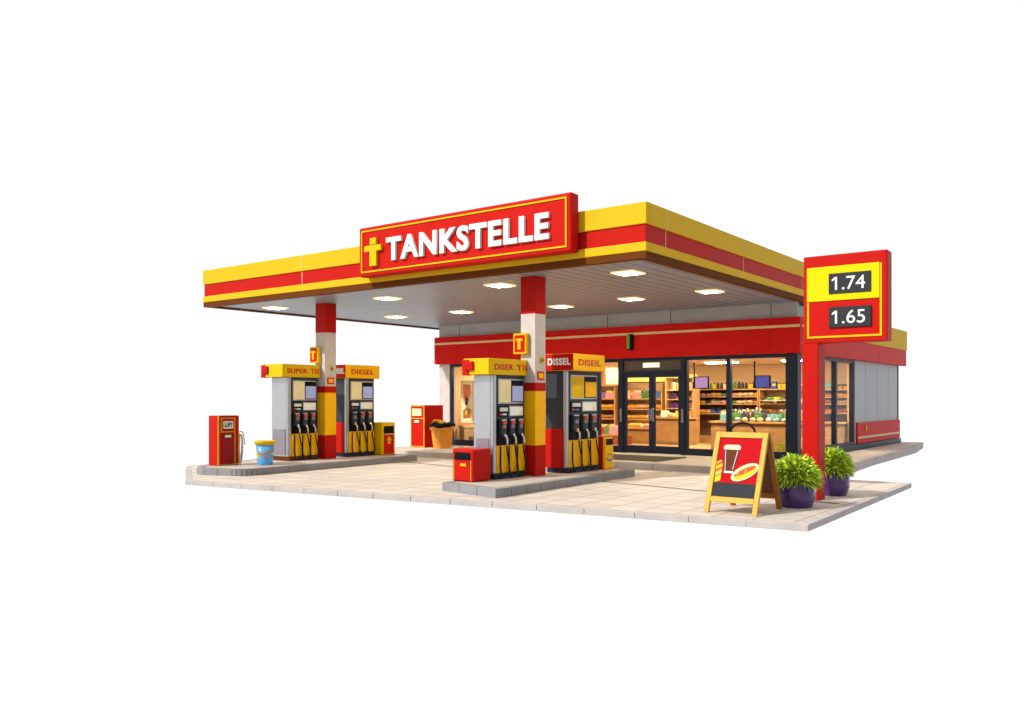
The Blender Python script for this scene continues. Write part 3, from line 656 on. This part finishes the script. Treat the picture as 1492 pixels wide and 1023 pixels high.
# ------------------------------------------------------------------ inside the shop
IY = 26.0
part('interior_floor', B(-17.55, RX - .14, FY + .14, IY, .139, .16), 'sfloor', shop)
part('interior_wall', MB().box(-17.55, RX - .16, IY, IY + .1, .139, 2.66).box(-17.54, -17.50, FY + .4, IY, .16, 2.6).box(RX - .22, RX - .162, 24.62, IY, .16, 2.6), 'tan', shop)
part('interior_ceiling', B(-17.55, RX - .16, FY + .17, IY, 2.63, 2.67), 'sceil', shop)
for i, (x, y) in enumerate([(x, y) for x in (-16.3, -12.9, -10.2, -7.9) for y in (21.3, 23.8)]):
    t = thing('shop_light', (x, y, 2.6), 'warm rectangular ceiling lamp inside the shop, ' + ('by the front glass' if y < 22 else 'farther back') + (' at the left end', ' behind the doors', ' behind the middle window', ' behind the corner window')[i // 2], 'ceiling light', 'ceiling lamps inside the shop')
    part('lamp_panel', B(x - .45, x + .45, y - .16, y + .16, 2.605, 2.625), 'slamp', t)

goods_mesh = {}
def gmesh(kind, col):
    k = (kind, col)
    if k in goods_mesh: return goods_mesh[k]
    mb = MB(); m = M['g_' + col]
    if kind == 'loaf':
        mb.ell((0, 0, .065), (.125, .085, .065), m, rot=.4); mb.ell((.02, 0, .10), (.08, .05, .04), m, 10, 6, .4)
    elif kind == 'bun':
        mb.ell((0, 0, .05), (.075, .07, .055), m)
    elif kind == 'box':
        mb.box(-.085, .085, -.05, .05, 0, .26, .006, m); mb.box(-.06, .06, -.053, -.045, .10, .19, 0, M['g_cream'])
    elif kind == 'packet':
        mb.hull([(-.10, -.03, 0), (.10, -.03, 0), (.10, .05, 0), (-.10, .05, 0)], [(-.08, .02, .22), (.09, .02, .20), (.09, .035, .20), (-.08, .035, .22)], .008, m)
    elif kind == 'bottle':
        mb.lathe([(0, 0), (.045, 0), (.05, .02), (.05, .17), (.02, .23), (.018, .28), (0, .28)], 0, 0, 14, m); mb.lathe([(.0205, .27), (.021, .30), (0, .30)], 0, 0, 10, M['g_white'])
    elif kind == 'jar':
        mb.lathe([(0, 0), (.07, 0), (.075, .02), (.075, .16), (.06, .19), (0, .19)], 0, 0, 16, m); mb.lathe([(.064, .185), (.064, .215), (0, .215)], 0, 0, 16, M['g_dark'])
    elif kind == 'tray':
        mb.box(-.14, .14, -.10, .10, 0, .03, .004, M['g_dark']); 
        for i in range(4): mb.ell((-.09 + .06 * i, (-1) ** i * .03, .055), (.05, .045, .04), m, 10, 6)
    elif kind == 'crate':
        mb.box(-.26, .26, -.2, .2, 0, .34, .012, m); mb.box(-.22, .22, -.16, .16, .33, .345, 0, M['g_dark'])
    elif kind == 'bag':
        mb.hull([(-.09, -.06, 0), (.09, -.06, 0), (.09, .06, 0), (-.09, .06, 0)], [(-.10, -.03, .19), (.10, -.03, .19), (.10, .03, .19), (-.10, .03, .19)], .02, m); mb.hull([(-.05, -.02, .185), (.05, -.02, .185), (.05, .02, .185), (-.05, .02, .185)], [(-.09, -.01, .25), (.09, -.01, .25), (.09, .01, .25), (-.09, .01, .25)], .006, M['g_cream'])
    goods_mesh[k] = mb.mesh(kind)
    return goods_mesh[k]
NOUN = {'loaf': 'bread loaf', 'bun': 'round bun', 'box': 'upright box', 'packet': 'leaning packet', 'bottle': 'bottle', 'jar': 'lidded jar', 'tray': 'tray of pastries', 'crate': 'crate', 'bag': 'tied bag'}
NAME = {'loaf': 'bread_loaf', 'bun': 'bun', 'box': 'carton', 'packet': 'packet', 'bottle': 'bottle', 'jar': 'jar', 'tray': 'pastry_tray', 'crate': 'sale_crate', 'bag': 'goods_bag'}
rg = random.Random(11)
def good(kind, col, x, y, z, where, rot=None, sc=1.):
    o = bpy.data.objects.new(NAME[kind], gmesh(kind, col)); COL.objects.link(o)
    o.location = (x, y, z); o.rotation_euler = (0, 0, rg.uniform(-.35, .35) if rot is None else rot); o.scale = (sc * rg.uniform(.92, 1.08),) * 3
    tag(o, f'{col} {NOUN[kind]} {where}', NOUN[kind].split()[-1] if kind != 'tray' else 'pastry tray', f'{NOUN[kind]}s {where}'.replace('tray of pastriess', 'trays of pastries'))
    return o
def row(x0, x1, y, z, items, where, sc=1.):
    n = len(items)
    if n > 2 and items[0][0] != 'tray':          # fuller shelves: go through the list again in the same order
        m = round(n * 1.5); items = [items[int(i * n / m)] for i in range(m)]; n = m; sc *= .92
    for i, (k, c) in enumerate(items):
        good(k, c, x0 + (x1 - x0) * (i + .5) / n + rg.uniform(-.015, .015), y + rg.uniform(-.03, .03), z, where, sc=sc)
def rep(*s): # 'loaf:golden*3'
    out = []
    for q in s:
        k, c = q.split(':'); c, _, n = c.partition('*'); out += [(k, c)] * int(n or 1)
    return out
ORD = ['top', 'second', 'third', 'fourth', 'fifth']
def rack(x0, x1, y0, y1, zs, ztop, label, back, ref, rows, sc=1., zb=.16, wood='wood'):
    t = thing('shelf_rack', ((x0 + x1) / 2, (y0 + y1) / 2, .16), label, 'shelf')
    part('back_panel', B(x0 + .03, x1 - .03, y1 - .03, y1, zb, ztop), back, t)
    for x in (x0, x1 - .04): part('side_panel', B(x, x + .04, y0, y1 - .031, zb, ztop), wood, t)
    for z in zs: part('shelf', B(x0 + .041, x1 - .041, y0 - .015, y1 - .031, z - .035, z, .004), wood, t)
    part('base_board', B(x0 + .041, x1 - .041, y0 + .03, y1 - .031, zb, zb + .22), wood, t)
    for i, (z, r) in enumerate(zip(zs, rows)):
        if r: row(x0 + .06, x1 - .06, (y0 + y1) / 2 - .03, z + .001, r, f'on the {ORD[i]} shelf of {ref}', sc)
# A: through the narrow pane left of the doors
rack(-16.6, -14.75, 25.45, 25.98, [1.57, 1.22, .88, .54], 2.0, 'tan bread rack seen through the narrow pane left of the doors', 'dwood', 'the rack left of the doors',
     [rep('packet:purple*2', 'bag:pink', 'packet:blue', 'packet:purple*2', 'bag:pink*2'), rep('loaf:golden*7'), rep('loaf:golden*3', 'loaf:crusty brown*4'), rep('loaf:cream*4', 'loaf:golden*3')], 1.15)
rack(-14.55, -12.95, 25.40, 25.98, [1.57, 1.22, .88], 2.1, 'wide bread rack seen through the left door leaf', 'tan', 'the rack behind the left door leaf',
     [rep('bag:white', 'box:orange', 'bag:pink', 'bottle:green*2', 'bottle:teal', 'packet:blue*2'), rep('loaf:golden*3', 'loaf:pink', 'loaf:golden*4'), rep('loaf:golden*4', 'loaf:cream*2', 'loaf:teal')], 1.15)
t = thing('menu_board', (-13.4, 25.9, 2.2), 'long yellow lit board above the bread rack behind the doors', 'menu board')
part('board', B(-15.3, -11.98, 25.90, 25.99, 2.14, 2.36, .006), mat('lit_board', (.8, .6, .1), .5, emit=(1, .72, .16), estr=.8), t); part('board_frame', ring(MB(), -15.33, -11.95, 25.91, 25.985, 2.11, 2.138, .02), 'dwood', t)
rack(-12.30, -11.35, 24.35, 24.85, [1.84, 1.55, 1.27], 2.22, 'narrow tan rack seen through the right door leaf', 'dwood', 'the narrow rack behind the right door leaf',
     [rep('box:white', 'box:yellow*2', 'box:white', 'box:yellow'), rep('packet:purple', 'bun:cream*3', 'bag:white'), rep('packet:purple*2', 'packet:pink*2', 'bun:cream')], .95)
rack(-11.95, -9.72, 25.45, 25.98, [1.87, 1.64, 1.41, 1.10], 1.90, 'dark backed rack of bread and pastries behind the middle window', 'dwood', 'the dark backed rack',
     [rep('bottle:green*3', 'jar:yellow', 'bottle:dark', 'jar:cream', 'bottle:green*2', 'bottle:dark*2', 'jar:yellow', 'jar:green'), rep('bun:pink*2', 'loaf:golden', 'bun:green', 'loaf:pink', 'loaf:cream*2', 'loaf:golden'), rep('loaf:golden', 'bun:blue', 'loaf:cream', 'loaf:pink', 'loaf:green', 'loaf:cream*2', 'loaf:golden'), rep('loaf:golden*2', 'packet:blue', 'loaf:pink*2', 'packet:blue', 'loaf:golden*2')], .95)
rack(-9.70, -7.90, 25.45, 25.98, [1.86, 1.42, 1.12], 1.89, 'pale backed rack behind the corner window', 'tan', 'the pale backed rack',
     [rep('packet:purple', 'box:blue', 'jar:yellow', 'jar:cream', 'box:white', 'box:red', 'box:purple', 'bag:orange'), rep('bun:white', 'jar:green', 'bun:golden*2', 'loaf:pink', 'loaf:cream*2', 'bun:red'), rep('loaf:golden', 'bun:pink*2', 'loaf:crusty brown*2', 'bun:pink*2', 'loaf:golden')], .95)
rack(-7.88, -6.90, 25.35, 25.98, [1.84, 1.62, 1.42, 1.16], 2.0, 'bread rack seen through the side windows', 'dwood', 'the rack behind the side windows',
     [rep('packet:teal', 'bun:golden*2', 'packet:teal'), rep('loaf:golden*4'), rep('loaf:pink*2', 'loaf:cream*2'), rep('loaf:golden*2', 'loaf:crusty brown*2')], .95)
def counter(x0, x1, y0, y1, zt, label, top='wood', body='wood2', sub=2):
    t = thing('shop_counter', ((x0 + x1) / 2, (y0 + y1) / 2, .16), label, 'counter')
    b = MB(); b.box(x0 + .04, x1 - .04, y0 + .04, y1 - .02, .16, zt - .12, .006)
    n = max(1, sub); W = (x1 - x0 - .12) / n
    for i in range(n): b.box(x0 + .06 + W * i + .01, x0 + .06 + W * (i + 1) - .01, y0 + .022, y0 + .05, .24, zt - .2, .008)
    part('cabinet', b, body, t); part('skirt', B(x0 + .05, x1 - .05, y0 + .05, y1 - .04, zt - .12, zt - .05), 'dwood', t)
    part('countertop', B(x0, x1, y0, y1, zt - .05, zt, .008), top, t)
counter(-9.75, -7.05, 21.9, 22.6, .95, 'long wooden sales counter behind the corner window', sub=3)
row(-9.5, -7.2, 22.2, .951, rep('bag:teal', 'bottle:green*2', 'bottle:dark*2', 'jar:green', 'jar:dark', 'jar:teal*2', 'bottle:green', 'jar:green', 'bag:crusty brown', 'jar:orange'), 'on the long counter behind the corner window', 1.15)
row(-9.3, -7.2, 22.02, .951, rep('bun:pale blue', 'bun:cream*2', 'bun:white', 'bun:pale blue', 'tray:pink', 'tray:orange'), 'at the front edge of the long counter', 1.1)
row(-9.35, -8.3, 22.35, .951, rep('box:dark', 'bag:dark', 'bottle:blue', 'box:crusty brown', 'bottle:teal', 'box:dark'), 'standing at the back of the long counter', 1.25)
t = thing('cake_stand', (-9.2, 25.5, 1.42), 'wide white cake stand before the pale backed rack', 'cake stand')
part('plate', MB().lathe([(0, 1.42), (.1, 1.42), (.04, 1.45), (.05, 1.47), (.42, 1.50), (.43, 1.52), (0, 1.52)], -9.2, 25.45, 28), 'wwhite', t)
row(-9.45, -8.95, 25.45, 1.521, rep('bun:green*2', 'bun:yellow', 'bun:green'), 'on the white cake stand', 1.1)
counter(-12.35, -11.10, 23.55, 24.15, 1.0, 'square boxy counter seen through the right door leaf', sub=1)
row(-12.2, -11.2, 23.85, 1.001, rep('packet:white', 'loaf:cream', 'packet:yellow', 'packet:crusty brown*2'), 'on the boxy counter behind the right door leaf')
counter(-13.55, -12.40, 23.6, 24.2, .66, 'low counter with bread baskets behind the doors', sub=1)
row(-13.3, -12.5, 23.9, .661, rep('loaf:golden*2', 'bun:cream', 'loaf:pink', 'bun:pale blue'), 'on the low counter behind the doors')
t = thing('display_step', (-13.5, 22.9, .16), 'low reddish display step behind the left door leaf', 'display stand')
part('step', B(-14.0, -12.85, 22.6, 23.2, .16, .42, .01), mat('red_brown', (.33, .08, .03), .5), t); part('step_top', B(-14.03, -12.82, 22.57, 23.23, .42, .46, .006), 'wood2', t)
row(-13.9, -12.95, 22.9, .461, rep('bag:red', 'packet:green', 'bag:pink', 'packet:red'), 'on the reddish display step', 1.3)
counter(-10.95, -10.1, 24.9, 25.4, .62, 'small dark low table under the dark backed rack', 'dwood', 'dwood', 1)
row(-10.9, -10.15, 25.1, .621, rep('jar:blue', 'jar:dark', 'packet:blue'), 'on the small dark table', 1.3)
counter(-7.7, -6.86, 24.5, 25.3, .90, 'tan base cabinet behind the side windows', sub=1)
for x, y, s, d in ((-7.05, 20.35, 1., 'lower yellow sale crate in the shop corner by the post'), (-6.98, 21.9, 1.15, 'taller yellow sale crate behind the side window')):
    o = good('crate', 'yellow', x, y, .161, 'x', 0., s); o['label'] = d; o['group'] = 'yellow crates inside the shop corner'
# hanging screens
for x, y, col, lab in ((-10.85, 23.6, (.30, .22, .62), 'purple hanging screen behind the middle window'), (-9.0, 23.6, (.05, .07, .40), 'dark blue hanging screen behind the corner window')):
    t = thing('hanging_screen', (x, y, 2.6), lab, 'screen', 'screens hung from the shop ceiling')
    part('pole', MB().tube([(x - .12, y, 2.63), (x - .12, y, 2.0)], .022, 8).tube([(x - .12, y, 2.06), (x - .12, y, 1.86)], .045, 8), 'black', t)
    part('housing', B(x - .10, x + .34, y - .03, y + .04, 1.86, 2.22, .008), 'black', t)
    part('picture', B(x - .075, x + .315, y - .036, y - .029, 1.885, 2.195), mat('lit_screen', col, .2, emit=col, estr=.3), t)
t = thing('framed_picture', (-12.5, 21.8, 2.2), 'dark hanging frame behind the pane left of the doors', 'picture frame')
fr = MB(); fr.box(-12.98, -12.94, 21.8, 21.84, 1.95, 2.5); fr.box(-12.48, -12.44, 21.8, 21.84, 1.95, 2.62); fr.box(-12.94, -12.48, 21.8, 21.84, 1.95, 1.99); fr.box(-12.94, -12.48, 21.8, 21.84, 2.46, 2.5)
part('frame', fr, 'dwood', t); part('picture', B(-12.94, -12.48, 21.815, 21.825, 1.99, 2.46), 'tan', t)
# left window: poster, bench, small rack
t = thing('poster', (-16.85, 20.1, .9), 'pale poster with orange sweets and brown bag in the left window', 'poster')
part('sheet', B(-17.12, -16.55, 20.10, 20.115, .82, 2.12), mat('poster_cream', (.85, .60, .30), .6), t)
part('print_panel', B(-17.05, -16.66, 20.094, 20.101, .88, 2.05), mat('poster_light', (.88, .70, .42), .6), t)
pr = lambda poly, z: MB().prism(poly, 20.094 - z - .004, 20.094 - z, 0, None, lambda a, b, c: (a, c, b))
part('orange_shape', pr([(-17.02, 2.0), (-16.72, 2.0), (-16.70, 1.75), (-16.80, 1.45), (-16.88, 1.42), (-16.98, 1.62)], .001), mat('print_orange', (.75, .20, .06), .6), t)
part('brown_shape', pr([(-16.90, 1.66), (-16.80, 1.55), (-16.83, 1.35), (-16.92, 1.38)], .006), 'cola', t)
part('bag_shape', pr([(-17.0, .95), (-16.72, .97), (-16.70, 1.22), (-16.86, 1.30), (-17.01, 1.20)], .001), mat('print_brown', (.38, .14, .03), .6), t)
part('bag_highlight', pr([(-16.92, 1.08), (-16.84, 1.08), (-16.83, 1.18), (-16.90, 1.20)], .006), 'mustard', t)
t = thing('window_bench', (-15.8, 20.6, .16), 'low tan bench cabinet along the left shop window', 'bench')
part('carcass', B(-17.25, -14.2, 20.2, 20.75, .16, .66, .01), 'wood2', t); part('bench_top', B(-17.28, -14.17, 20.17, 20.78, .66, .74, .01), 'wood', t)
rack(-16.45, -15.35, 20.95, 21.35, [1.62, 1.30, 1.0], 2.1, 'small tan rack beside the poster in the left window', 'tan', 'the small rack beside the poster', [rep('bag:orange*2', 'box:yellow'), rep('loaf:golden*3'), rep('bag:pink', 'bag:red', 'box:blue')], 1., zb=.16)

# ------------------------------------------------------------------ light, sky, camera
wd = bpy.data.worlds.new('World'); scene.world = wd; wd.use_nodes = True
nt = wd.node_tree; bg = nt.nodes['Background']      # a white open sky, brightest on the side behind the station
tc = nt.nodes.new('ShaderNodeTexCoord'); dp = nt.nodes.new('ShaderNodeVectorMath'); dp.operation = 'DOT_PRODUCT'
nt.links.new(tc.outputs['Generated'], dp.inputs[0]); dp.inputs[1].default_value = (-.86, .51, 0)
mr = nt.nodes.new('ShaderNodeMapRange'); mr.interpolation_type = 'SMOOTHSTEP'
for k_, v_ in (('From Min', -.7), ('From Max', .30), ('To Min', .5), ('To Max', 1.0)): mr.inputs[k_].default_value = v_
nt.links.new(dp.outputs['Value'], mr.inputs['Value']); nt.links.new(mr.outputs['Result'], bg.inputs['Strength'])
bg.inputs['Color'].default_value = (1, 1, 1, 1)
sl = bpy.data.lights.new('sun', 'SUN'); sl.energy = 3.8; sl.angle = math.radians(1.5); sl.color = (1, .95, .86)
so = bpy.data.objects.new('sun', sl); COL.objects.link(so); so.location = (-14, -2, 14)
so.rotation_euler = Vector((.36, .72, -.60)).to_track_quat('-Z', 'Y').to_euler()
cam = bpy.data.cameras.new('camera'); co = bpy.data.objects.new('camera', cam); COL.objects.link(co)
co.location = (0, 0, 1.5525); co.rotation_euler = (PI / 2, 0, PI / 2 - .921)
cam.sensor_width = 36; cam.lens = 36 * 1244.1 / 1492; cam.shift_x = 5.7 / 1492; cam.shift_y = 69.9 / 1492
cam.clip_start = .1; cam.clip_end = 300
scene.camera = co
vs = scene.view_settings; vs.view_transform = 'Standard'; vs.look = 'None'; vs.exposure = .12; vs.gamma = 1
scene.cycles.max_bounces = 8; scene.cycles.transparent_max_bounces = 12
